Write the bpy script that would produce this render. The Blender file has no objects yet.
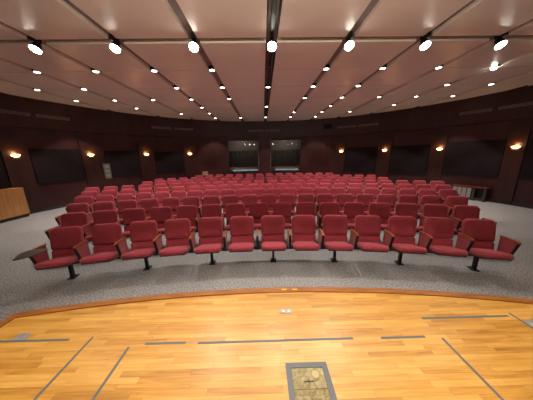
import bpy, bmesh, math, random
from math import sin, cos, radians as rad, pi
from mathutils import Matrix, Vector

sc = bpy.context.scene
C = sc.collection
random.seed(7)

# ---------------------------------------------------------------- camera
CAM_Z = 1.92
cd = bpy.data.cameras.new('camera'); cam = bpy.data.objects.new('camera', cd); C.objects.link(cam)
cd.sensor_fit = 'HORIZONTAL'; cd.sensor_width = 36.0; cd.lens = 36.0 * 200.0 / 533.0
cd.clip_start = 0.05; cd.clip_end = 100
_r = ((0.99968563, -0.01865807, -0.01674857), (0.02047563, 0.22200451, 0.97483062), (0.0144702, 0.97486711, -0.22231675))
cam.matrix_world = Matrix(((_r[0][0], _r[1][0], -_r[2][0], 0), (_r[0][1], _r[1][1], -_r[2][1], 0),
                           (_r[0][2], _r[1][2], -_r[2][2], CAM_Z), (0, 0, 0, 1)))
sc.camera = cam
# ---------------------------------------------------------------- world, exposure
w = bpy.data.worlds.new('world'); sc.world = w; w.use_nodes = True
w.node_tree.nodes['Background'].inputs[0].default_value = (0.01, 0.011, 0.014, 1)
w.node_tree.nodes['Background'].inputs[1].default_value = 0.2
sc.view_settings.view_transform = 'Standard'; sc.view_settings.look = 'None'
sc.view_settings.gamma = 1; sc.view_settings.use_curve_mapping = False
sc.view_settings.exposure = 0.08
# lamp powers (watts); the last is an added fill towards the ceiling
P_FRONT, P_STAGE, P_DOWN, P_SCONCE, P_BOOTH, P_UP_FILL = 26.0, 140.0, 165.0, 3.4, 16.0, 160.0
P_MAIN = 120.0       # the wider lamps over the middle of the front rows
WARM = (1.0, 0.92, 0.82); DOWNC = (1.0, 0.90, 0.80); AMBER = (1.0, 0.52, 0.20)

# ---------------------------------------------------------------- place constants
ZC = 3.944                 # ceiling height
X0, LX = 0.207, 1.40       # ceiling slots: offset and spacing
Y0, LY = 4.19, 1.297       # ceiling joints: first visible and spacing
WX, WY, WR = 0.257, 4.565, 8.78   # centre and radius of the round wall
AX, AY = 0.02, -10.3       # centre of the seat rows' arcs
ZS = 0.40                  # stage height

# ---------------------------------------------------------------- materials
def mat(name, col, rough=0.6, metal=0.0, emit=None, es=0.0, spec=0.5, coat=0.0):
    m = bpy.data.materials.new(name); m.use_nodes = True
    b = m.node_tree.nodes['Principled BSDF']
    b.inputs['Base Color'].default_value = (*col, 1); b.inputs['Roughness'].default_value = rough
    b.inputs['Metallic'].default_value = metal; b.inputs['Specular IOR Level'].default_value = spec
    b.inputs['Coat Weight'].default_value = coat
    if emit:
        b.inputs['Emission Color'].default_value = (*emit, 1); b.inputs['Emission Strength'].default_value = es
    return m
def N(m, t, **k):
    n = m.node_tree.nodes.new(t)
    for a, v in k.items(): setattr(n, a, v)
    return n
def L(m, a, b): m.node_tree.links.new(a, b)
def noise_mix(m, c1, c2, scale, lo=0.35, hi=0.65, detail=4, stretch=(1, 1, 1), bump=0.0, bscale=None):
    b = m.node_tree.nodes['Principled BSDF']
    tc = N(m, 'ShaderNodeTexCoord'); mp = N(m, 'ShaderNodeMapping'); mp.inputs['Scale'].default_value = stretch
    L(m, tc.outputs['Object'], mp.inputs[0])
    n = N(m, 'ShaderNodeTexNoise'); n.inputs['Scale'].default_value = scale; n.inputs['Detail'].default_value = detail
    L(m, mp.outputs[0], n.inputs['Vector'])
    r = N(m, 'ShaderNodeValToRGB'); r.color_ramp.elements[0].position = lo; r.color_ramp.elements[1].position = hi
    r.color_ramp.elements[0].color = (*c1, 1); r.color_ramp.elements[1].color = (*c2, 1)
    L(m, n.outputs[0], r.inputs[0]); L(m, r.outputs[0], b.inputs['Base Color'])
    if bump:
        n2 = N(m, 'ShaderNodeTexNoise'); n2.inputs['Scale'].default_value = bscale or scale * 3
        L(m, mp.outputs[0], n2.inputs['Vector'])
        bp = N(m, 'ShaderNodeBump'); bp.inputs['Strength'].default_value = bump; bp.inputs['Distance'].default_value = 0.01
        L(m, n2.outputs[0], bp.inputs['Height']); L(m, bp.outputs[0], b.inputs['Normal'])
    return m

def plank_mat(name, dark, mid, light, rough, pl=0.9, ph=0.057):
    m = mat(name, mid, rough, coat=0.10); nt = m.node_tree; b = nt.nodes['Principled BSDF']
    b.inputs['Coat Roughness'].default_value = 0.28
    tc = N(m, 'ShaderNodeTexCoord'); sp = N(m, 'ShaderNodeSeparateXYZ'); L(m, tc.outputs['Object'], sp.inputs[0])
    def M(op, a, b_=None):
        n = N(m, 'ShaderNodeMath', operation=op)
        for i, v in enumerate((a, b_)):
            if v is None: continue
            if isinstance(v, (int, float)): n.inputs[i].default_value = v
            else: L(m, v, n.inputs[i])
        return n.outputs[0]
    row = M('FLOOR', M('DIVIDE', sp.outputs['Y'], ph))
    w1 = N(m, 'ShaderNodeTexWhiteNoise', noise_dimensions='1D'); L(m, row, w1.inputs['W'])
    xs = M('ADD', M('DIVIDE', sp.outputs['X'], pl), M('MULTIPLY', w1.outputs['Value'], 7.3))
    idx = M('FLOOR', xs)
    cb = N(m, 'ShaderNodeCombineXYZ'); L(m, row, cb.inputs[0]); L(m, idx, cb.inputs[1])
    w2 = N(m, 'ShaderNodeTexWhiteNoise', noise_dimensions='2D'); L(m, cb.outputs[0], w2.inputs['Vector'])
    # grain
    cg = N(m, 'ShaderNodeCombineXYZ'); L(m, M('MULTIPLY', sp.outputs['X'], 3.0), cg.inputs[0])
    L(m, M('MULTIPLY', sp.outputs['Y'], 45.0), cg.inputs[1]); L(m, M('MULTIPLY', w2.outputs['Value'], 30.0), cg.inputs[2])
    g = N(m, 'ShaderNodeTexNoise'); g.inputs['Scale'].default_value = 1.0; g.inputs['Detail'].default_value = 5
    g.inputs['Distortion'].default_value = 0.6
    L(m, cg.outputs[0], g.inputs['Vector'])
    big = N(m, 'ShaderNodeTexNoise'); big.inputs['Scale'].default_value = 1.6; L(m, tc.outputs['Object'], big.inputs['Vector'])
    v = M('ADD', M('ADD', M('MULTIPLY', w2.outputs['Value'], 0.40), .05), M('ADD', M('SUBTRACT', M('MULTIPLY', g.outputs[0], 0.85), .15), M('MULTIPLY', big.outputs[0], 0.15)))
    r = N(m, 'ShaderNodeValToRGB'); e = r.color_ramp.elements
    e[0].position = 0.22; e[0].color = (*dark, 1); e[1].position = 0.95; e[1].color = (*light, 1)
    k = e.new(0.55); k.color = (*mid, 1)
    L(m, v, r.inputs[0])
    # thin seams between the boards
    fy = M('FRACT', M('DIVIDE', sp.outputs['Y'], ph)); fx = M('FRACT', xs)
    s1 = M('LESS_THAN', fy, 0.035); s2 = M('LESS_THAN', fx, 0.004)
    seam = M('MAXIMUM', s1, s2)
    mx = N(m, 'ShaderNodeMix', data_type='RGBA'); L(m, M('MULTIPLY', seam, 0.55), mx.inputs['Factor'])
    L(m, r.outputs[0], mx.inputs['A']); mx.inputs['B'].default_value = (dark[0] * .45, dark[1] * .45, dark[2] * .45, 1)
    L(m, mx.outputs['Result'], b.inputs['Base Color'])
    rr = N(m, 'ShaderNodeMapRange'); rr.inputs['To Min'].default_value = rough - .08; rr.inputs['To Max'].default_value = rough + .1
    L(m, g.outputs[0], rr.inputs[0]); L(m, rr.outputs[0], b.inputs['Roughness'])
    return m

M_stage = plank_mat('maple_boards', (0.25, 0.105, 0.014), (0.46, 0.225, 0.034), (0.60, 0.34, 0.080), 0.38, .5, .043)
M_nose = noise_mix(mat('red_oak_nosing', (.4, .13, .03), .35), (.22, .074, .013), (.32, .12, .025), 4, stretch=(1, 8, 8))
M_carpet = noise_mix(mat('carpet', (.2, .2, .2), .95, spec=.1), (.135, .13, .135), (.36, .35, .345), 50, .36, .64, 6, bump=.5, bscale=160)
M_ceil = noise_mix(mat('ceiling_paint', (.7, .6, .6), .30), (.82, .735, .64), (.86, .775, .68), 1.2)
M_slot = mat('slot_grey', (.24, .20, .19), .6)
M_maho = noise_mix(mat('mahogany_veneer', (.05, .015, .012), .42), (.030, .0056, .0060), (.046, .0095, .0095), 2.0, stretch=(3, 3, .35), detail=6)
M_maho2 = noise_mix(mat('mahogany_pilaster', (.07, .02, .012), .40), (.024, .0062, .0052), (.038, .0100, .0075), 2.0, stretch=(3, 3, .35), detail=6)
M_acou = noise_mix(mat('acoustic_cloth', (.02, .01, .012), .95, spec=.1), (.012, .008, .010), (.020, .013, .015), 40)
M_black = mat('black_metal', (.012, .012, .013), .45, .4)
M_dark = mat('dark_paint', (.03, .026, .025), .6)
M_fab = noise_mix(mat('red_fabric', (.33, .035, .045), .85, spec=.2), (.225, .025, .038), (.305, .038, .054), 90, .3, .7, 3, bump=.3, bscale=300)
M_fab.node_tree.nodes['Principled BSDF'].inputs['Sheen Weight'].default_value = 0.25
M_fab.node_tree.nodes['Principled BSDF'].inputs['Sheen Tint'].default_value = (1, .6, .6, 1)
M_arm = noise_mix(mat('cherry_wood', (.4, .12, .04), .35), (.20, .050, .016), (.29, .080, .026), 6, stretch=(8, 1, 8))
M_tab = mat('tablet_laminate', (.055, .055, .06), .3)
M_edge = mat('tablet_edge', (.35, .27, .20), .5)
M_lect = noise_mix(mat('tan_oak', (.40, .20, .08), .5), (.36, .165, .050), (.45, .215, .070), 3, stretch=(6, 6, .5))
M_tape = mat('grey_tape', (.095, .105, .115), .55)
M_silver = noise_mix(mat('silver_tape', (.4, .4, .4), .35, .5), (.28, .29, .30), (.50, .51, .52), 12)
M_plate = noise_mix(mat('steel_plate', (.5, .5, .48), .35, .6), (.24, .25, .25), (.34, .35, .35), 30)
M_sign = noise_mix(mat('pale_sign', (.3, .26, .22), .6), (.11, .092, .078), (.15, .128, .11), 10)
M_cream = mat('cream_plastic', (.42, .36, .30), .5)
M_beige = mat('cardboard', (.30, .20, .14), .7)
M_grille = mat('grey_grille', (.24, .21, .19), .5)
M_lens = mat('lamp_lens', (1, 1, 1), .3, emit=(1, .90, .78), es=14)
M_lensbig = mat('spot_lens', (1, 1, 1), .3, emit=(1, .93, .80), es=40)
M_trimring = mat('white_trim_ring', (.55, .52, .48), .4)
M_scon = mat('sconce_glass', (1, .8, .5), .4, emit=(1.0, .58, .22), es=12)
M_brass = mat('brass', (.45, .28, .10), .35, .9)
M_slotv = mat('vent_frame', (.32, .22, .19), .45)
M_slotd = mat('vent_dark', (.015, .01, .01), .7)
M_booth = mat('booth_wall', (.12, .090, .075), .8)
M_boothp = noise_mix(mat('booth_curtain', (.08, .08, .07), .8), (.060, .048, .042), (.10, .082, .070), 5, stretch=(6, 1, .6))
M_count_glow = mat('booth_counter', (.50, .74, .88), .4, emit=(.40, .72, .90), es=.30)  # emission painted in so the counter top looks brightly lit
M_cwood = mat('booth_sill', (.35, .20, .10), .5)
M_spk = mat('speaker_black', (.010, .010, .012), .7)
g = bpy.data.materials.new('window_glass'); g.use_nodes = True; M_glass = g
gb = g.node_tree.nodes['Principled BSDF']; gb.inputs['Transmission Weight'].default_value = 1; gb.inputs['Roughness'].default_value = .02
gb.inputs['IOR'].default_value = 1.45; gb.inputs['Base Color'].default_value = (.9, .92, .9, 1)

# hatch plate: engraved brass pattern
M_hatch = mat('engraved_brass', (.5, .4, .2), .35, .55)
_b = M_hatch.node_tree.nodes['Principled BSDF']
_tc = N(M_hatch, 'ShaderNodeTexCoord'); _br = N(M_hatch, 'ShaderNodeTexBrick')
_br.inputs['Scale'].default_value = 9; _br.inputs['Color1'].default_value = (.27, .22, .10, 1); _br.inputs['Color2'].default_value = (.21, .17, .08, 1)
_br.inputs['Mortar'].default_value = (.19, .155, .075, 1); _br.inputs['Mortar Size'].default_value = .03
_nz = N(M_hatch, 'ShaderNodeTexNoise'); _nz.inputs['Scale'].default_value = 30; _nz.inputs['Detail'].default_value = 6; _nz.inputs['Distortion'].default_value = 1.5
_mx = N(M_hatch, 'ShaderNodeMix', data_type='RGBA'); _mx.blend_type = 'MULTIPLY'; _mx.inputs['Factor'].default_value = .9
_rp = N(M_hatch, 'ShaderNodeValToRGB'); _rp.color_ramp.elements[0].position = .35; _rp.color_ramp.elements[1].position = .6
_rp.color_ramp.elements[0].color = (.42, .40, .34, 1)
L(M_hatch, _tc.outputs['Object'], _br.inputs['Vector']); L(M_hatch, _tc.outputs['Object'], _nz.inputs['Vector'])
L(M_hatch, _nz.outputs[0], _rp.inputs[0]); L(M_hatch, _br.outputs[0], _mx.inputs['A']); L(M_hatch, _rp.outputs[0], _mx.inputs['B'])
L(M_hatch, _mx.outputs['Result'], _b.inputs['Base Color'])

# ---------------------------------------------------------------- mesh helpers
def link(name, bm, m, parent=None, smooth=False, loc=None, rz=0.0):
    me = bpy.data.meshes.new(name)
    bmesh.ops.recalc_face_normals(bm, faces=bm.faces[:])
    bm.to_mesh(me); bm.free()
    for x in (m if isinstance(m, (list, tuple)) else [m]): me.materials.append(x)
    if smooth:
        for p in me.polygons: p.use_smooth = True
    o = bpy.data.objects.new(name, me); C.objects.link(o)
    if parent: o.parent = parent
    if loc: o.location = loc
    if rz: o.rotation_euler.z = rz
    return o
def box(bm, x0, x1, y0, y1, z0, z1, bev=0.0):
    vs = [bm.verts.new((x, y, z)) for x in (x0, x1) for y in (y0, y1) for z in (z0, z1)]
    fs = [(0, 1, 3, 2), (4, 6, 7, 5), (0, 4, 5, 1), (2, 3, 7, 6), (0, 2, 6, 4), (1, 5, 7, 3)]
    ff = [bm.faces.new([vs[i] for i in f]) for f in fs]
    if bev:
        es = list({e for f in ff for e in f.edges})
        bmesh.ops.bevel(bm, geom=es, offset=bev, segments=2, profile=.6, affect='EDGES')
    return bm
def cyl(bm, p, r, h, n=20, axis='z', r2=None, cap=True):
    r2 = r if r2 is None else r2
    rings = []
    for rr, t in ((r, 0), (r2, h)):
        ring = []
        for k in range(n):
            a = 2 * pi * k / n; u, v = rr * cos(a), rr * sin(a)
            q = {'z': (u, v, t), 'y': (u, t, v), 'x': (t, u, v)}[axis]
            ring.append(bm.verts.new((p[0] + q[0], p[1] + q[1], p[2] + q[2])))
        rings.append(ring)
    for k in range(n):
        bm.faces.new((rings[0][k], rings[0][(k + 1) % n], rings[1][(k + 1) % n], rings[1][k]))
    if cap: bm.faces.new(rings[0]); bm.faces.new(rings[1])
    return bm
def arcbox(bm, cx, cy, a0, a1, r0, r1, z0, z1, step=1.5):
    """solid swept about a vertical axis; azimuth in degrees from +y towards +x"""
    n = max(1, int(math.ceil((a1 - a0) / step))); prev = None
    for i in range(n + 1):
        a = rad(a0 + (a1 - a0) * i / n)
        ring = [bm.verts.new((cx + r * sin(a), cy + r * cos(a), z)) for r, z in ((r0, z0), (r1, z0), (r1, z1), (r0, z1))]
        if prev:
            for k in range(4): bm.faces.new((prev[k], prev[(k + 1) % 4], ring[(k + 1) % 4], ring[k]))
        else: bm.faces.new(ring)
        prev = ring
    bm.faces.new(prev)
    return bm
def wbox(bm, a0, a1, r0, r1, z0, z1): return arcbox(bm, WX, WY, a0, a1, r0, r1, z0, z1)
def tag(o, label=None, cat=None, group=None, kind=None):
    if label: o['label'] = label
    if cat: o['category'] = cat
    if group: o['group'] = group
    if kind: o['kind'] = kind
    return o
def empty(name, loc, rz=0.0):
    o = bpy.data.objects.new(name, None); C.objects.link(o); o.location = loc; o.rotation_euler.z = rz
    o.empty_display_size = .1
    return o
def struct(name, bm, m, **k): return tag(link(name, bm, m, **k), kind='structure')
def copy_tree(o, parent=None):
    c = o.copy(); C.objects.link(c); c.parent = parent
    for ch in list(o.children): copy_tree(ch, c)
    return c
def prism(bm, poly, z0, z1):
    a = [bm.verts.new((x, y, z0)) for x, y in poly]; b = [bm.verts.new((x, y, z1)) for x, y in poly]
    bm.faces.new(a); bm.faces.new(b); n = len(poly)
    for i in range(n): bm.faces.new((a[i], a[(i + 1) % n], b[(i + 1) % n], b[i]))
    return bm

# ================================================================ STRUCTURE
# carpeted floor
bm = bmesh.new(); box(bm, -9.6, 10.1, -4.6, 14.6, -.2, 0); struct('floor', bm, M_carpet)

# round wall, lower veneer and projecting upper band
RU, RL, RO = WR, WR + .10, WR + .35
ZL = 2.96
def wall_part(name, a0, a1):
    bm = bmesh.new(); wbox(bm, a0, a1, RL, RO, 0, ZL); wbox(bm, a0, a1, RU, RO, ZL, ZC + .25)
    struct(name, bm, M_maho)
wall_part('wall_left', -92, -16.2); wall_part('wall_right', 14.6, 92)
bm = bmesh.new(); wbox(bm, -16.2, 14.6, RL, RO, 0, .82); wbox(bm, -16.2, 14.6, RL, RO, 2.84, ZL); wbox(bm, -16.2, 14.6, RU, RO, ZL, ZC + .25)
struct('wall_back', bm, M_maho)
for nm, x0, x1 in (('wall_side_left', WX - RO, WX - RU), ('wall_side_right', WX + RU, WX + RO)):
    bm = bmesh.new(); box(bm, x0, x1, -4.4, WY - .2, 0, ZC + .25); struct(nm, bm, M_maho)
bm = bmesh.new(); box(bm, WX - RO, WX + RO, -4.6, -4.4, 0, ZC + .25); struct('wall_stage', bm, M_maho)
# base trim
for i, (a0, a1) in enumerate(((-92, -16), (-16, 14.6), (14.6, 92))):
    bm = bmesh.new(); wbox(bm, a0, a1, RL - .02, RL, 0, .10); struct('baseboard_' + ('left', 'back', 'right')[i], bm, M_dark)

# ceiling of floating panels under a dark slab
bm = bmesh.new(); box(bm, -9.6, 10.1, -4.6, 14.6, ZC + .07, ZC + .25); struct('ceiling_slab', bm, M_slot)
bm = bmesh.new()
GX = .080
def inside(x, y): return (x - WX) ** 2 + (y - WY) ** 2 < (RU + .2) ** 2 or y < WY
ys = []
for k in range(-6, 8):
    g0 = .085 if k == 0 else .011; g1 = .085 if k + 1 == 0 else .011
    ys.append((Y0 + k * LY + g0, Y0 + (k + 1) * LY - g1))
for i in range(-7, 7):
    gx = .105 if i == 0 else GX; gx1 = .105 if i == -1 else GX
    xa, xb = X0 + i * LX + gx, X0 + (i + 1) * LX - gx1
    for ya, yb in ys:
        if not any(inside(x, y) for x in (xa, xb) for y in (ya, yb)): continue
        box(bm, xa, xb, ya, yb, ZC, ZC + .07)
struct('ceiling', bm, M_ceil)

# stage
def arc_pts(R, x0, x1, n=40):
    return [(x0 + (x1 - x0) * i / n, AY + math.sqrt(R * R - (x0 + (x1 - x0) * i / n - .10) ** 2)) for i in range(n + 1)]
SXL, SXR, SR = -2.535, 2.93, 12.345
bm = bmesh.new(); NW = .085
pts = arc_pts(SR - NW, SXL + NW, SXR - NW)
prism(bm, pts + [(SXR - NW, -4.4), (SXL + NW, -4.4)], 0, ZS); struct('floor_stage', bm, M_stage)
bm = bmesh.new()
out = [(SXL, -4.4)] + arc_pts(SR, SXL, SXR) + [(SXR, -4.4)]
inn = [(SXL + NW, -4.4)] + arc_pts(SR - NW, SXL + NW, SXR - NW) + [(SXR - NW, -4.4)]
rings = []
for o_, i_ in zip(out, inn):
    rings.append([bm.verts.new((*i_, 0.0)), bm.verts.new((*o_, 0.0)), bm.verts.new((*o_, ZS + .004)), bm.verts.new((o_[0] * .8 + i_[0] * .2, o_[1] * .8 + i_[1] * .2, ZS + .012)), bm.verts.new((*i_, ZS + .012))])
for a, b in zip(rings, rings[1:]):
    for k in range(5): bm.faces.new((a[k], a[(k + 1) % 5], b[(k + 1) % 5], b[k]))
bm.faces.new(rings[0]); bm.faces.new(rings[-1]); struct('trim_1', bm, M_nose)

# booth behind the back wall: two windows either side of a pillar
cs = []
bm = bmesh.new(); wbox(bm, -16.6, 15.0, RO + 1.1, RO + 1.2, 0, 3.1); struct('wall_booth', bm, M_booth)
for nm, a0, a1 in (('wall_booth_left', -17, -16.2), ('wall_booth_right', 14.6, 15.4)):
    bm = bmesh.new(); wbox(bm, a0, a1, RO, RO + 1.2, 0, 3.1); struct(nm, bm, M_booth)
bm = bmesh.new(); wbox(bm, -17, 15.4, RO, RO + 1.2, 3.0, 3.1); struct('ceiling_booth', bm, M_booth)
bm = bmesh.new(); wbox(bm, -17, 15.4, RO, RO + 1.2, -.1, 0); struct('floor_booth', bm, M_dark)
bm = bmesh.new(); wbox(bm, -3.3, 1.5, RU - .12, RO, 0, ZL); struct('trim_pillar', bm, M_maho)
bm = bmesh.new(); wbox(bm, -3.62, -3.3, RU - .04, RL + .02, .82, 2.9); wbox(bm, 1.5, 1.82, RU - .04, RL + .02, .82, 2.9); struct('trim_1', bm, mat('pillar_edge', (.13, .105, .09), .5))
for n, (a0, a1) in enumerate(((-16.2, -3.3), (1.5, 14.6)), 1):
    root = tag(empty('window_%d' % n, (WX + RL * sin(rad((a0 + a1) / 2)), WY + RL * cos(rad((a0 + a1) / 2)), .9)), kind='structure')
    off = Matrix.Translation(-root.location)
    def wl(name, bm, m):
        bm.transform(off); return link(name, bm, m, root)
    bm = bmesh.new(); wbox(bm, a0, a0 + .35, RL, RL + .1, .82, 2.84); wbox(bm, a1 - .35, a1, RL, RL + .1, .82, 2.84); wbox(bm, a0, a1, RL, RL + .1, 2.78, 2.84); wbox(bm, a0, a1, RL - .01, RL + .12, .82, .86); wl('window_frame', bm, M_maho2)
    bm = bmesh.new(); wbox(bm, a0 + .35, a1 - .35, RL + .05, RL + .056, .86, 2.78); wl('pane', bm, M_glass)

# ================================================================ WORDS
ORD = ['first', 'second', 'third', 'fourth', 'fifth', 'sixth', 'seventh', 'eighth', 'ninth', 'tenth', 'eleventh', 'twelfth', 'thirteenth']
def place_word(i, n, end=''):
    """where the i-th of n stands, counted from the nearer side"""
    if n % 2 and i == n // 2: return 'middle'
    if i == 0: return 'leftmost'
    if i == n - 1: return 'rightmost'
    return ORD[i] + ' from left' if i < n / 2 else ORD[n - 1 - i] + ' from right'

# ================================================================ BOOTH AND WALL FITTINGS
for nm, a0, a1, side in (('booth_counter', -15.6, -3.8, 'left'), ('booth_counter', 2.0, 14.2, 'right')):
    c0 = Vector((WX + (RO + .25) * sin(rad((a0 + a1) / 2)), WY + (RO + .25) * cos(rad((a0 + a1) / 2)), 0))
    root = tag(empty(nm, c0), 'pale blue-white counter top with added glow behind the %s window of the rear booth' % side, 'counter', 'booth counters')
    T = Matrix.Translation(-c0)
    bm = bmesh.new(); wbox(bm, a0 + 1.6, a1 - (1.2 if side == 'right' else 0), RO + .02, RO + .55, .86, .905); bm.transform(T); link('counter_top', bm, M_count_glow, root)
    bm = bmesh.new(); wbox(bm, a0, a1, RO + .55, RO + .60, 0, 1.08); bm.transform(T); link('back_panel', bm, M_cwood, root)
    bm = bmesh.new(); wbox(bm, a0, a1, RO + .02, RO + .50, 0, .86); bm.transform(T); link('base', bm, M_dark, root)
    bm = bmesh.new()
    n = 60
    prev = None
    for i in range(n + 1):
        a = a0 + (a1 - a0) * i / n; r = RO + 1.02 + .035 * sin(i * 1.9)
        p = [bm.verts.new((WX + rr * sin(rad(a)), WY + rr * cos(rad(a)), z)) for rr, z in ((r, .02), (r, 2.2), (r + .012, 2.2), (r + .012, .02))]
        if prev:
            for k in range(4): bm.faces.new((prev[k], prev[(k + 1) % 4], p[(k + 1) % 4], p[k]))
        else: bm.faces.new(p)
        prev = p
    bm.faces.new(prev)
    tag(link('curtain', bm, M_boothp, smooth=False), 'dull grey pleated curtain seen through the %s window of the rear booth' % side, 'curtain', 'booth curtains')
    am = rad((a0 + a1) / 2 - (0 if side == 'left' else .8)); lp = (WX + (RO + .3) * sin(am), WY + (RO + .3) * cos(am), 2.985)
    root = tag(empty('booth_downlight', lp), 'small dim round ceiling lamp glowing inside the %s half of the rear booth' % side, 'light', 'booth ceiling lamps')
    bm = bmesh.new(); cyl(bm, (0, 0, -.03), .10, .045, 16); link('housing', bm, M_black, root)
    bm = bmesh.new(); cyl(bm, (0, 0, -.045), .07, .014, 16); link('lens', bm, mat('booth_lens', (1, 1, 1), .4, emit=(.8, .95, 1), es=1.2), root)
    ld = bpy.data.lights.new('booth_lamp', 'POINT'); ld.energy = P_BOOTH; ld.color = (1, .92, .82); ld.shadow_soft_size = .06
    lo = bpy.data.objects.new('booth_lamp', ld); C.objects.link(lo); lo.parent = root; lo.location = (0, 0, -.12)

# dark acoustic panels between the sconces
PAN = [(-71.7, -62.3, 1.0, 2.25, 'between the leftmost and second wall sconces'), (-56.8, -47.8, 1.0, 2.2, 'behind the pale notice on the left wall'),
       (-42.9, -33.4, 1.0, 2.16, 'left of the sconce nearest the left booth window'), (31.6, 42.4, .86, 2.22, 'right of the sconce nearest the right booth window'),
       (46.9, 57.2, .84, 2.22, 'above the right rear seats, between the middle right sconces'), (61.1, 72.3, .95, 2.30, 'above the low grey grille at the right'),
       (75.8, 84, .95, 2.30, 'at the right edge beyond the last sconce'), (-84, -76.2, 1.0, 2.25, 'at the left edge above the tan cabinet')]
for a0, a1, z0, z1, s in PAN:
    am = rad((a0 + a1) / 2); c0 = Vector((WX + RL * sin(am), WY + RL * cos(am), (z0 + z1) / 2))
    root = tag(empty('acoustic_panel', c0), 'dark cloth acoustic panel ' + s, 'panel', 'dark wall panels'); T = Matrix.Translation(-c0)
    bm = bmesh.new(); wbox(bm, a0 + .25, a1 - .25, RL - .035, RL, z0 + .03, z1 - .03); bm.transform(T); link('cloth', bm, M_acou, root)
    bm = bmesh.new(); wbox(bm, a0, a0 + .25, RL - .04, RL, z0, z1); wbox(bm, a1 - .25, a1, RL - .04, RL, z0, z1)
    wbox(bm, a0, a1, RL - .04, RL, z0, z0 + .03); wbox(bm, a0, a1, RL - .04, RL, z1 - .03, z1); bm.transform(T); link('frame', bm, M_acou, root)
# redder pilasters carrying the sconces
PIL = [(-76.0, -72.0), (-62.1, -57.0), (-47.6, -43.1), (-33.2, -28.6), (28.0, 31.4), (42.6, 46.7), (57.4, 60.9), (72.5, 75.6)]
for k, (a0, a1) in enumerate(PIL):
    bm = bmesh.new(); wbox(bm, a0, a1, RL - .05, RL, 0.10, ZL - .35); struct('trim_%d' % (k + 2), bm, M_maho2)

# sconces
SC = [(-74.1, 'leftmost amber wall sconce, above the tan cabinet'), (-60.1, 'amber wall sconce just left of the pale notice'), (-45.4, 'amber wall sconce just right of the pale notice'),
      (-30.9, 'amber wall sconce nearest the left booth window'), (30.1, 'amber wall sconce nearest the right booth window'), (44.8, 'second amber wall sconce to the right of the booth'),
      (59.6, 'third amber wall sconce right of the booth'), (74.1, 'rightmost amber wall sconce, largest on the right wall')]
SZ = 2.05
def bowl():
    bm = bmesh.new(); n, m_ = 20, 7; prev = None
    for j in range(m_ + 1):          # half bowl, open at the top
        t = j / m_; ring = []
        for k in range(n + 1):
            a = pi * k / n; rr = cos(t * pi / 2 * .96)
            ring.append(bm.verts.new((.11 * cos(a) * rr, -.10 * sin(a) * rr, -.08 * sin(t * pi / 2))))
        if prev:
            for k in range(n): bm.faces.new((prev[k], prev[k + 1], ring[k + 1], ring[k]))
        prev = ring
    return bm
sconce0 = None
for a, s in SC:
    p = (WX + (RL - .052) * sin(rad(a)), WY + (RL - .052) * cos(rad(a)), SZ)
    if sconce0 is None:
        r = sconce0 = empty('wall_sconce', p)
        link('glass_bowl', bowl(), M_scon, r, smooth=True)
        bm = bmesh.new(); box(bm, -.09, .09, -.012, 0.004, -.14, .04, .004); link('back_plate', bm, M_brass, r)
        bm = bmesh.new(); cyl(bm, (0, -.03, -.125), .014, .03, 10); link('finial', bm, M_brass, r)
        ld = bpy.data.lights.new('sconce_lamp', 'POINT'); ld.energy = P_SCONCE; ld.color = AMBER; ld.shadow_soft_size = .05
        lo = bpy.data.objects.new('sconce_lamp', ld); C.objects.link(lo); lo.parent = r; lo.location = (0, -.10, .06)
    else:
        r = copy_tree(sconce0); r.location = p
    r.rotation_euler.z = -rad(a); tag(r, s, 'sconce', 'amber wall sconces')

# slot diffusers high on the wall
SL = [(-76.2, -70.3, 'leftmost'), (-69.2, -63.2, 'second from left'), (-42.7, -36.7, 'third from left'), (-35.3, -29.0, 'fourth from left'), (-7.2, -1.2, 'left one above the booth'), (-.4, 5.4, 'right one above the booth'),
      (28.2, 34.8, 'fourth from right'), (35.8, 42.0, 'third from right'), (62.8, 68.8, 'second from right'), (70.0, 76.2, 'rightmost')]
for a0, a1, s in SL:
    am = rad((a0 + a1) / 2); c0 = Vector((WX + RU * sin(am), WY + RU * cos(am), 3.39)); T = Matrix.Translation(-c0)
    root = tag(empty('air_vent', c0), 'long narrow slot air vent high on the dark wall, ' + s, 'vent', 'slot vents high on the wall')
    bm = bmesh.new()
    for z0, z1 in ((3.345, 3.36), (3.383, 3.397), (3.42, 3.435)): wbox(bm, a0, a1, RU - .018, RU, z0, z1)
    wbox(bm, a0, a0 + .12, RU - .018, RU, 3.345, 3.435); wbox(bm, a1 - .12, a1, RU - .018, RU, 3.345, 3.435)
    bm.transform(T); link('frame', bm, M_slotv, root)
    bm = bmesh.new(); wbox(bm, a0 + .1, a1 - .1, RU - .006, RU, 3.35, 3.43); bm.transform(T); link('slot', bm, M_slotd, root)

# small black loudspeaker high on the wall, right of the booth
a = rad(24.8); r = tag(empty('wall_speaker', (WX + RU * sin(a), WY + RU * cos(a), 3.32), -a), 'small black loudspeaker high on the wall right of the booth', 'speaker')
bm = bmesh.new(); box(bm, -.23, .23, -.20, -.02, 0, .28, .012); link('cabinet', bm, M_spk, r)
bm = bmesh.new(); box(bm, -.21, .21, -.212, -.198, .02, .26, .004); link('grille', bm, M_acou, r)
bm = bmesh.new(); box(bm, -.05, .05, -.03, 0.0, .10, .18); link('bracket', bm, M_black, r)

# pale notice board on the left wall
a = rad(-56.9); r = tag(empty('notice_board', (WX + (RL - .045) * sin(a), WY + (RL - .045) * cos(a), .95), -a), 'pale upright notice fixed to the dark panel on the left wall', 'sign')
bm = bmesh.new(); box(bm, -.13, .13, -.025, 0, 0, .68, .004); link('board', bm, M_sign, r)
for k in range(3):
    bm = bmesh.new(); z = .08 + k * .20; box(bm, -.075, .075, -.031, -.024, z, z + .13, .002); link('picture', bm, M_grille, r)

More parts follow.
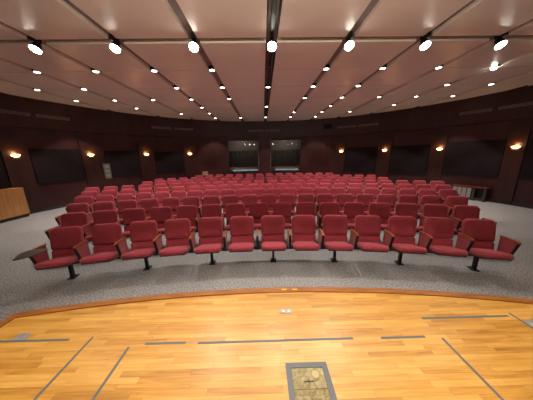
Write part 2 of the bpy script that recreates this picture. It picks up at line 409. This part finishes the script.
# pale box behind the last row
t = empty('storage_box', (-3.52, 12.28, 0)); t.rotation_euler.z = .3
tag(t, 'small beige cardboard box on a stand behind the left end of the last row', 'box')
bm = bmesh.new(); box(bm, -.16, .16, -.12, .12, .74, .95, .006); link('carton', bm, M_beige, t)
bm = bmesh.new(); box(bm, -.165, -.0, -.125, .125, .948, .956); box(bm, .004, .165, -.125, .125, .948, .956); link('flap', bm, M_beige, t)
bm = bmesh.new(); box(bm, -.20, .20, -.15, .15, .71, .74, .004)
for x in (-.18, .16):
    for y in (-.13, .11): box(bm, x, x + .02, y, y + .02, 0, .71)
link('stand', bm, M_black, t)

# low rail with grey louvred grille by the right wall
c0 = Vector((8.25, 8.05, 0)); t = tag(empty('radiator_cover', c0), 'low dark wooden cover with a pale grey louvred grille along the right wall', 'radiator'); T = Matrix.Translation(-c0)
RA0, RA1 = 64.3, 71.6
bm = bmesh.new(); wbox(bm, RA0, RA1, RL - .30, RL - .02, .50, .54); bm.transform(T); link('top_rail', bm, noise_mix(mat('red_rail', (.12, .02, .015), .4), (.10, .018, .013), (.15, .028, .02), 5), t)
bm = bmesh.new(); wbox(bm, RA0, RA1, RL - .28, RL - .24, .04, .10)
for a in (RA0, RA0 + 4.6, RA1 - .5): wbox(bm, a, a + .5, RL - .29, RL - .05, 0, .50)
wbox(bm, RA0, RA1, RL - .10, RL - .05, .05, .5); bm.transform(T); link('frame', bm, M_dark, t)
for k in range(4):
    a = RA0 + .5 + k * 1.02
    bm = bmesh.new(); wbox(bm, a, a + .86, RL - .305, RL - .285, .10, .48); bm.transform(T); link('grille_panel', bm, M_grille, t)

# tan cabinet against the left wall
t = tag(empty('storage_cabinet', (-8.03, 5.72, 0), rad(86)), 'low tan oak cabinet with black plinth against the left wall', 'cabinet')
# local x runs along the wall, local -y faces the room
t.rotation_euler.z = math.atan2(6.704 - 4.7, -8.022 + 8.14)
def cab(name, bm, m): return link(name, bm, m, t)
bm = bmesh.new(); box(bm, -1.0, .99, 0, .34, .10, .96, .006); cab('body', bm, M_lect)
bm = bmesh.new(); box(bm, -1.02, 1.0, -.012, .35, .96, .985, .004); cab('top', bm, M_lect)
bm = bmesh.new(); box(bm, -.97, .97, .03, .32, 0, .10); cab('plinth', bm, M_dark)
bm = bmesh.new(); box(bm, -.98, .97, -.01, 0.0, .11, .95, .003); cab('front_panel', bm, M_lect)

# ================================================================ SEATS
def pad(w_, h_, t_, cr, er, bulge=0.012, taper=0.0, n=6, crb=None):
    """upholstered pad in the xz plane, centred in x, bottom at z=0, thickness along y from 0 to -t_"""
    out = []
    hw = w_ / 2
    cb = crb or cr
    cs_ = [(hw - cb, cb, -90, cb), (hw - cr, h_ - cr, 0, cr), (-hw + cr, h_ - cr, 90, cr), (-hw + cb, cb, 180, cb)]
    base = []
    for cx_, cz_, a0, c_ in cs_:
        for k in range(n + 1):
            a = rad(a0 + 90 * k / n); base.append((cx_, cz_, cos(a), sin(a), c_))
    bm = bmesh.new(); rings = []
    prof = [(er * .5, 0.0), (0.0, -er * .5)] + [(er * (1 - cos(rad(q))), -(t_ - er) - er * sin(rad(q))) for q in (0, 30, 60, 90)] + [(er + .05, -t_ - bulge * .8)]
    for ins, y in prof:
        ring = []
        for cx_, cz_, ca, sa, cr in base:
            x = cx_ + (cr - ins) * ca if ins <= cr else (cx_ * (1 - (ins - cr) / max(hw, .01)))
            z = cz_ + (cr - ins) * sa if ins <= cr else cz_ + (h_ / 2 - cz_) * (ins - cr) / (h_ / 2)
            x *= 1 - taper * (1 - z / h_)
            ring.append(bm.verts.new((x, y, z)))
        rings.append(ring)
    for a, b in zip(rings, rings[1:]):
        for k in range(len(a)): bm.faces.new((a[k], a[(k + 1) % len(a)], b[(k + 1) % len(a)], b[k]))
    bm.faces.new(rings[0])
    c = bm.verts.new((0, -t_ - bulge, h_ / 2)); l = rings[-1]
    for k in range(len(l)): bm.faces.new((l[k], l[(k + 1) % len(l)], c))
    return bm
RX = lambda d: Matrix.Rotation(rad(d), 4, 'X')
REC = -11      # recline of the back, degrees
def make_seat():
    t = empty('auditorium_seat', (0, 0, 0))
    T0 = Matrix.Translation((0, -.095, .34))
    bm = pad(.436, .352, .070, .085, .028, .012, .02, crb=.032); bm.transform(T0 @ RX(REC) @ Matrix.Translation((0, 0, .150))); link('back_cushion', bm, M_fab, t, smooth=True)
    bm = pad(.424, .170, .064, .022, .020, .010); bm.transform(T0 @ RX(REC) @ Matrix.Translation((0, 0, -.026))); link('lumbar_cushion', bm, M_fab, t, smooth=True)
    bm = pad(.405, .47, .022, .090, .008, 0.0, .05); bm.transform(T0 @ RX(REC) @ Matrix.Translation((0, .022, .015))); link('back_shell', bm, M_black, t, smooth=True)
    # seat cushion: pad laid down, front edge raised and rounded
    bm = pad(.430, .46, .080, .105, .036, .014, crb=.05)
    TS = Matrix.Translation((0, -.100, .272)) @ RX(90 - 16)
    bm.transform(TS @ Matrix.Scale(-1, 4, (0, 1, 0)))
    link('seat_cushion', bm, M_fab, t, smooth=True)
    bm = bmesh.new(); box(bm, -.19, .19, -.018, .012, .02, .40, .008); bm.transform(TS)
    box(bm, -.03, .03, -.17, -.13, .27, .32); box(bm, -.17, .17, -.15, -.08, .27, .36, .006); link('seat_pan', bm, M_black, t)
    return t
def arm_parts(t, sx, tablet=False):
    x = sx
    bm = bmesh.new()
    # wooden cap, rising slightly to the front with rounded end
    pr = [(-.10, .585), (-.10, .612), (-.28, .622), (-.41, .628), (-.430, .618), (-.426, .600), (-.28, .594)]
    for s in (-.026, .026): pass
    a = [bm.verts.new((x - .018, y, z)) for y, z in pr]; b = [bm.verts.new((x + .018, y, z)) for y, z in pr]
    bm.faces.new(a); bm.faces.new(b)
    for k in range(len(pr)): bm.faces.new((a[k], a[(k + 1) % len(pr)], b[(k + 1) % len(pr)], b[k]))
    bmesh.ops.bevel(bm, geom=bm.edges[:], offset=.006, segments=2, affect='EDGES')
    cap = link('armrest', bm, M_arm, t)
    bm = bmesh.new(); pr = [(-.12, .595), (-.405, .603), (-.34, .40), (-.33, .33), (-.12, .33)]
    a = [bm.verts.new((x - .017, y, z)) for y, z in pr]; b = [bm.verts.new((x + .017, y, z)) for y, z in pr]
    bm.faces.new(a); bm.faces.new(b)
    for k in range(len(pr)): bm.faces.new((a[k], a[(k + 1) % len(pr)], b[(k + 1) % len(pr)], b[k]))
    bmesh.ops.bevel(bm, geom=bm.edges[:], offset=.005, segments=2, affect='EDGES')
    link('arm_panel', bm, M_fab, t)
    bm = bmesh.new(); pr = [(-.405, .598), (-.417, .598), (-.350, .40), (-.340, .32), (-.155, .30), (-.155, .33), (-.33, .33), (-.34, .40)]
    a = [bm.verts.new((x - .019, y, z)) for y, z in pr]; b = [bm.verts.new((x + .019, y, z)) for y, z in pr]
    bm.faces.new(a); bm.faces.new(b)
    for k in range(len(pr)): bm.faces.new((a[k], a[(k + 1) % len(pr)], b[(k + 1) % len(pr)], b[k]))
    box(bm, x - .012, x + .012, -.19, -.15, .27, .32); link('arm_frame', bm, M_black, t)
def make_variant(pitch, both):
    t = make_seat(); arm_parts(t, pitch / 2)
    if both: arm_parts(t, -pitch / 2)
    return t
# radius, first angle, last angle, number of seats, spacing
ROWS = [(13.81, -13.45, 14.60, 13), (14.80, -15.15, 16.20, 16), (15.81, -16.75, 17.55, 19), (16.86, -17.95, 18.60, 22), (17.88, -18.80, 19.60, 23),
        (18.89, -19.75, 20.30, 24), (19.94, -15.00, 15.60, 20), (20.96, -14.30, 14.90, 20), (22.06, -9.55, 9.85, 14)]
RN = ['front row', 'second row', 'third row', 'fourth row', 'fifth row', 'sixth row', 'seventh row', 'eighth row', 'back row']
for ri, (R, a0, a1, n) in enumerate(ROWS):
    step = (a1 - a0) / (n - 1); pitch = rad(step) * (R - .28)
    mid = None; end = None
    for i in range(n):
        a = rad(a0 + i * step)
        if i == 0: s = make_variant(pitch, True)
        elif mid is None: s = mid = make_variant(pitch, False)
        else: s = copy_tree(mid)
        if ri == 0 and i == 0:
            # folding writing tablet swung out beside the leftmost front seat
            bm = bmesh.new()
            prism(bm, [(-.24, -.68), (-.31, -.48), (-.27, -.40), (-.12, -.38), (-.03, -.42), (-.03, -.47), (-.08, -.58), (-.16, -.66)], .628, .642)
            tb = link('writing_tablet', bm, M_tab, s); tb['label'] = 'dark grey writing tablet folded out over the arm'
            tb.location = (0, 0, 0)
            bm = bmesh.new(); cyl(bm, (-pitch / 2, -.42, .605), .014, .03, 10); link('hinge', bm, M_black, tb)
        s.location = (AX + R * sin(a), AY + R * cos(a), 0); s.rotation_euler.z = -a
        w_ = place_word(i, n)
        if ri == 0 and i == 0: lab = 'leftmost red fabric seat of the front row, with a dark writing tablet'
        else: lab = 'red fabric auditorium seat, %s in the %s%s' % (w_, RN[ri], '' if ri in (0, 8) else ' from the stage')
        tag(s, lab, 'chair', 'red auditorium seats in curved rows')
    # beam and pedestals under the row
    Rb = R - .15; am = rad((a0 + a1) / 2)
    c0 = Vector((AX + Rb * sin(am), AY + Rb * cos(am), 0)); T = Matrix.Translation(-c0)
    root = tag(empty('seat_beam', c0), 'black steel beam on pedestals under the seats of the %s%s' % (RN[ri], '' if ri in (0, 8) else ' from the stage'), 'beam', 'seat support beams')
    bm = bmesh.new(); arcbox(bm, AX, AY, a0 - step * .5, a1 + step * .5, Rb - .022, Rb + .022, .245, .290, 1.0); bm.transform(T); link('beam', bm, M_black, root)
    for i in range(0, n, 2):
        a = rad(a0 + i * step); M_ = T @ Matrix.Translation((AX + Rb * sin(a), AY + Rb * cos(a), 0)) @ Matrix.Rotation(-a, 4, 'Z')
        bm = bmesh.new(); box(bm, -.019, .019, -.03, .03, .012, .25); bm.transform(M_); pd = link('pedestal', bm, M_black, root)
        bm = bmesh.new(); box(bm, -.05, .05, -.06, .08, 0, .014, .004); bm.transform(M_); link('base_plate', bm, M_black, pd)

# ================================================================ CEILING LAMPS
def spot(parent, loc, aim, power, ang, blend, col, size=.04, name='lamp_light'):
    ld = bpy.data.lights.new(name, 'SPOT'); ld.energy = power; ld.spot_size = rad(ang); ld.spot_blend = blend
    ld.color = col; ld.shadow_soft_size = size
    o = bpy.data.objects.new(name, ld); C.objects.link(o); o.parent = parent; o.location = loc
    d = Vector(aim); o.rotation_euler = d.to_track_quat('-Z', 'Y').to_euler(); return o
def make_track_spot(aim, power, ang, col, lens_mat):
    """can on a yoke; origin on the ceiling slot"""
    t = empty('track_spotlight', (0, 0, 0))
    bm = bmesh.new(); box(bm, -.03, .03, -.09, .09, -.0, .07, .004); link('mount', bm, M_black, t)
    bm = bmesh.new(); cyl(bm, (0, 0, -.08), .012, .09, 10); link('stem', bm, M_black, t)
    d = Vector(aim).normalized(); q = d.to_track_quat('-Z', 'Y').to_matrix().to_4x4(); M_ = Matrix.Translation((0, 0, -.085)) @ q
    bm = bmesh.new(); cyl(bm, (0, 0, -.07), .084, .14, 24, r2=.05, cap=False)
    n = 24; ring = [bm.verts.new((.05 * cos(2 * pi * k / n), .05 * sin(2 * pi * k / n), .07)) for k in range(n)]; bm.faces.new(ring)
    bm.transform(M_); can = link('can', bm, M_black, t)
    bm = bmesh.new(); cyl(bm, (0, 0, -.066), .078, .012, 24); bm.transform(M_); link('lens', bm, lens_mat, t)
    spot(t, Vector((0, 0, -.085)) + d * .09, d, power, ang, .12 if UP else .45, col, .035)
    if UP: spot(t, (0, 0, -.75), (0, .25, 1), P_UP_FILL, 165, .5, WARM, .10, 'upward_fill')  # added upward fill without a fixture, brightens the ceiling
    return t
UP = False
SPX = [X0 + LX * i for i in range(-3, 4)]
SW = ['leftmost', 'second from left', 'third from left', 'middle', 'third from right', 'second from right', 'rightmost']
proto = make_track_spot((0, -.50, -.866), P_FRONT, 100, WARM, M_lensbig)
protom = make_track_spot((0, -.64, -.77), P_FRONT * 6.5, 88, WARM, M_lensbig)
for i, x in enumerate(SPX):
    s = (protom if i == 2 else copy_tree(protom)) if i in (2, 3, 4) else (proto if i == 0 else copy_tree(proto)); s.location = (x, 4.16, ZC)
    tag(s, '%s glaring white spotlight of the foremost row across the ceiling' % SW[i], 'spotlight', 'bright spotlights across the ceiling')
UP = True
proto = make_track_spot((0, .10, -1), P_STAGE, 80, WARM, M_lensbig)
k = 0
for yy in (.30,):
    for i, x in enumerate(SPX[2:-2]):
        s = proto if k == 0 else copy_tree(proto); k += 1; s.location = (x, yy, ZC)
        tag(s, 'black stage spotlight hung above the wooden stage, %s of three' % place_word(i, 3), 'spotlight', 'stage spotlights above the stage')

def make_downlight(power, ang=80, aim=(0, 0, -1)):
    t = empty('recessed_downlight', (0, 0, 0))
    bm = bmesh.new(); n = 24; rr = []
    for r_, z_ in ((.060, .05), (.060, -.004), (.086, -.010), (.090, 0.0)):
        rr.append([bm.verts.new((r_ * cos(2 * pi * k / n), r_ * sin(2 * pi * k / n), z_)) for k in range(n)])
    for a, b in zip(rr, rr[1:]):
        for k in range(n): bm.faces.new((a[k], a[(k + 1) % n], b[(k + 1) % n], b[k]))
    link('trim_ring', bm, M_trimring, t, smooth=True)
    bm = bmesh.new(); cyl(bm, (0, 0, -.006), .056, .03, 24); link('lens', bm, M_lens, t)
    bm = bmesh.new(); cyl(bm, (0, 0, .0), .088, .075, 24); link('housing', bm, M_black, t)
    spot(t, (0, 0, -.03), aim, power, ang, .3, DOWNC, .035)
    return t
DL = [(1, [-4, -3, -2, -1, 1, 2, 3, 4]), (2, [-5, -4, -2, -1, 0, 1, 2, 4, 5]), (3, [-5, -4, -3, -2, -1, 1, 2, 3, 4, 5]), (4, [-4, -2, 0, 2, 4]), (5, [-3, -2, 1, 2, 3]), (6, [-2, -1, 0, 1, 2])]
proto = make_downlight(P_DOWN); protow = make_downlight(P_MAIN, 76, (0, .10, -1)); first = firstw = True
for k, cols in DL:
    for j, i in enumerate(cols):
        if k == 1 and abs(i) == 1: s = protow if firstw else copy_tree(protow); firstw = False
        else: s = proto if first else copy_tree(proto); first = False
        s.location = (X0 + LX * i, Y0 + LY * k, ZC)
        if k == 1 and i == 4:
            lab = 'starry bright round downlight, rightmost in the row just behind the big spotlights'
            bm = bmesh.new(); cyl(bm, (0, 0, -.05), .045, .04, 20, r2=.055); link('bulb', bm, M_lensbig, s)
        else: lab = 'round ceiling downlight, %s in the %s row behind the big spotlights' % (place_word(j, len(cols)), ORD[k - 1])
        tag(s, lab, 'light', 'round ceiling downlights')

# black track along the middle slot, in sections between the lamps
SEG = [(-1.0, .16, 'first section of the black ceiling track, behind the stage spotlights'), (.44, 4.00, 'longest section of the black middle ceiling track, above the stage edge'),
       (4.32, 6.66, 'black middle ceiling track section just behind the middle glaring spotlight'), (6.91, 9.25, 'black middle ceiling track section halfway to the rear booth'),
       (9.51, 11.84, 'black middle ceiling track section over the last seat rows'), (12.10, 12.9, 'shortest section of the black ceiling track, in front of the booth')]
for y0_, y1_, lab in SEG:
    l_ = y1_ - y0_
    t = tag(empty('lighting_track', (X0, y0_, ZC)), lab, 'track', 'sections of the middle ceiling track')
    bm = bmesh.new(); box(bm, -.028, .028, 0, l_, 0.01, .07); link('rail', bm, M_black, t)
    y = .12
    while y + .34 < l_:
        bm = bmesh.new(); box(bm, -.038, .038, y, y + .34, -.012, .03, .004); link('connector', bm, M_dark, t); y += .86
    for sx in (-1, 1):
        bm = bmesh.new(); box(bm, sx * .085 - .006, sx * .085 + .006, 0, l_, -.006, .07); link('side_strip', bm, M_slotd, t)

# ================================================================ STAGE FLOOR MARKS
def strip(lab, x0, y0, x1, y1, wd=.020):
    dx, dy = x1 - x0, y1 - y0; l = math.hypot(dx, dy); bm = bmesh.new(); box(bm, 0, l, -wd / 2, wd / 2, 0, .0012)
    o = link('tape_strip', bm, M_tape, loc=(x0, y0, ZS + .0001), rz=math.atan2(dy, dx)); tag(o, lab, 'tape', 'grey tape strips on the stage')
strip('grey tape strip reaching in from the left edge, below the silver patch', -2.44, 1.440, -1.689, 1.436)
strip('grey tape line running towards the camera, left of its twin', -1.505, 1.457, -1.508, .55)
strip('grey tape line running towards the camera, second from the left', -1.128, 1.352, -1.122, .55)
strip('short grey crosswise tape strip, left of the long one', -1.01, 1.375, -.672, 1.375)
strip('longest grey crosswise tape strip, across the middle of the stage', -.57, 1.368, .728, 1.368)
strip('short grey crosswise tape strip, right of the long one', .962, 1.363, 1.338, 1.363)
strip('grey crosswise tape strip nearest the carpet, at the right', 1.458, 1.551, 2.279, 1.551)
strip('grey tape line running towards the camera at the right', 1.467, 1.346, 1.470, .55)
strip('grey tape line at the right edge beside the silver patch', 2.328, 1.584, 2.335, .9)
for lab, poly in (('silver tape patch at the left end of the stage', [(-2.19, 1.452), (-2.19, 1.51), (-2.095, 1.517), (-2.071, 1.452)]),
                  ('silver tape patch at the right end of the stage', [(2.347, 1.42), (2.349, 1.497), (2.50, 1.50), (2.50, 1.42)])):
    bm = bmesh.new(); prism(bm, poly, ZS + .0001, ZS + .0022); tag(link('foil_patch', bm, M_silver), lab, 'tape', 'silver patches on the stage')
t = tag(empty('socket_plate', (.20, 1.683, ZS)), 'small rectangular steel socket plate set in the stage near its edge', 'floor socket')
bm = bmesh.new(); box(bm, -.055, .055, -.026, .026, 0, .004, .001); link('plate', bm, M_plate, t)
for x in (-.026, .026):
    bm = bmesh.new(); cyl(bm, (x, 0, .003), .013, .0025, 16); link('socket_lid', bm, M_trimring, t)
for x, lab in ((.215, 'left'), (.335, 'right')):
    yy = AY + math.sqrt((SR - .05) ** 2 - (x - .10) ** 2)
    bm = bmesh.new(); box(bm, x - .028, x + .028, yy - .010, yy + .010, ZS + .010, ZS + .0155, .001)
    tag(link('edge_marker', bm, mat('yellow_tag_' + lab, (.60, .36, .06), .4)), 'small yellow marker on the wooden stage edge, the %s of two' % lab, 'marker', 'yellow edge markers')
# hatch
t = tag(empty('floor_hatch', (.285, .86, ZS)), 'rectangular brass floor hatch with a wide dark grey frame, at the front of the picture', 'hatch')
hx0, hx1, hy0, hy1 = -.148, .155, -.36, .320
bm = bmesh.new(); fw = .038
box(bm, hx0, hx0 + fw, hy0, hy1, 0, .006, .001); box(bm, hx1 - fw, hx1, hy0, hy1, 0, .006, .001)
box(bm, hx0 + fw, hx1 - fw, hy1 - fw, hy1, 0, .006, .001); box(bm, hx0 + fw, hx1 - fw, hy0, hy0 + fw, 0, .006, .001); link('frame', bm, M_tape, t)
for ya, yb in ((.145, hy1 - fw - .002), (-.10, .141), (hy0 + fw + .002, -.104)):
    bm = bmesh.new(); box(bm, hx0 + fw + .002, hx1 - fw - .002, ya, yb, 0, .004, .001); link('cover_plate', bm, M_hatch, t)
bm = bmesh.new(); cyl(bm, (.055, .235, .0035), .026, .002, 20); link('round_cover', bm, mat('dull_brass', (.36, .28, .12), .5, .4), t)
bm = bmesh.new(); box(bm, -.03, .03, .188, .194, .0035, .007); link('handle_slot', bm, M_dark, t)
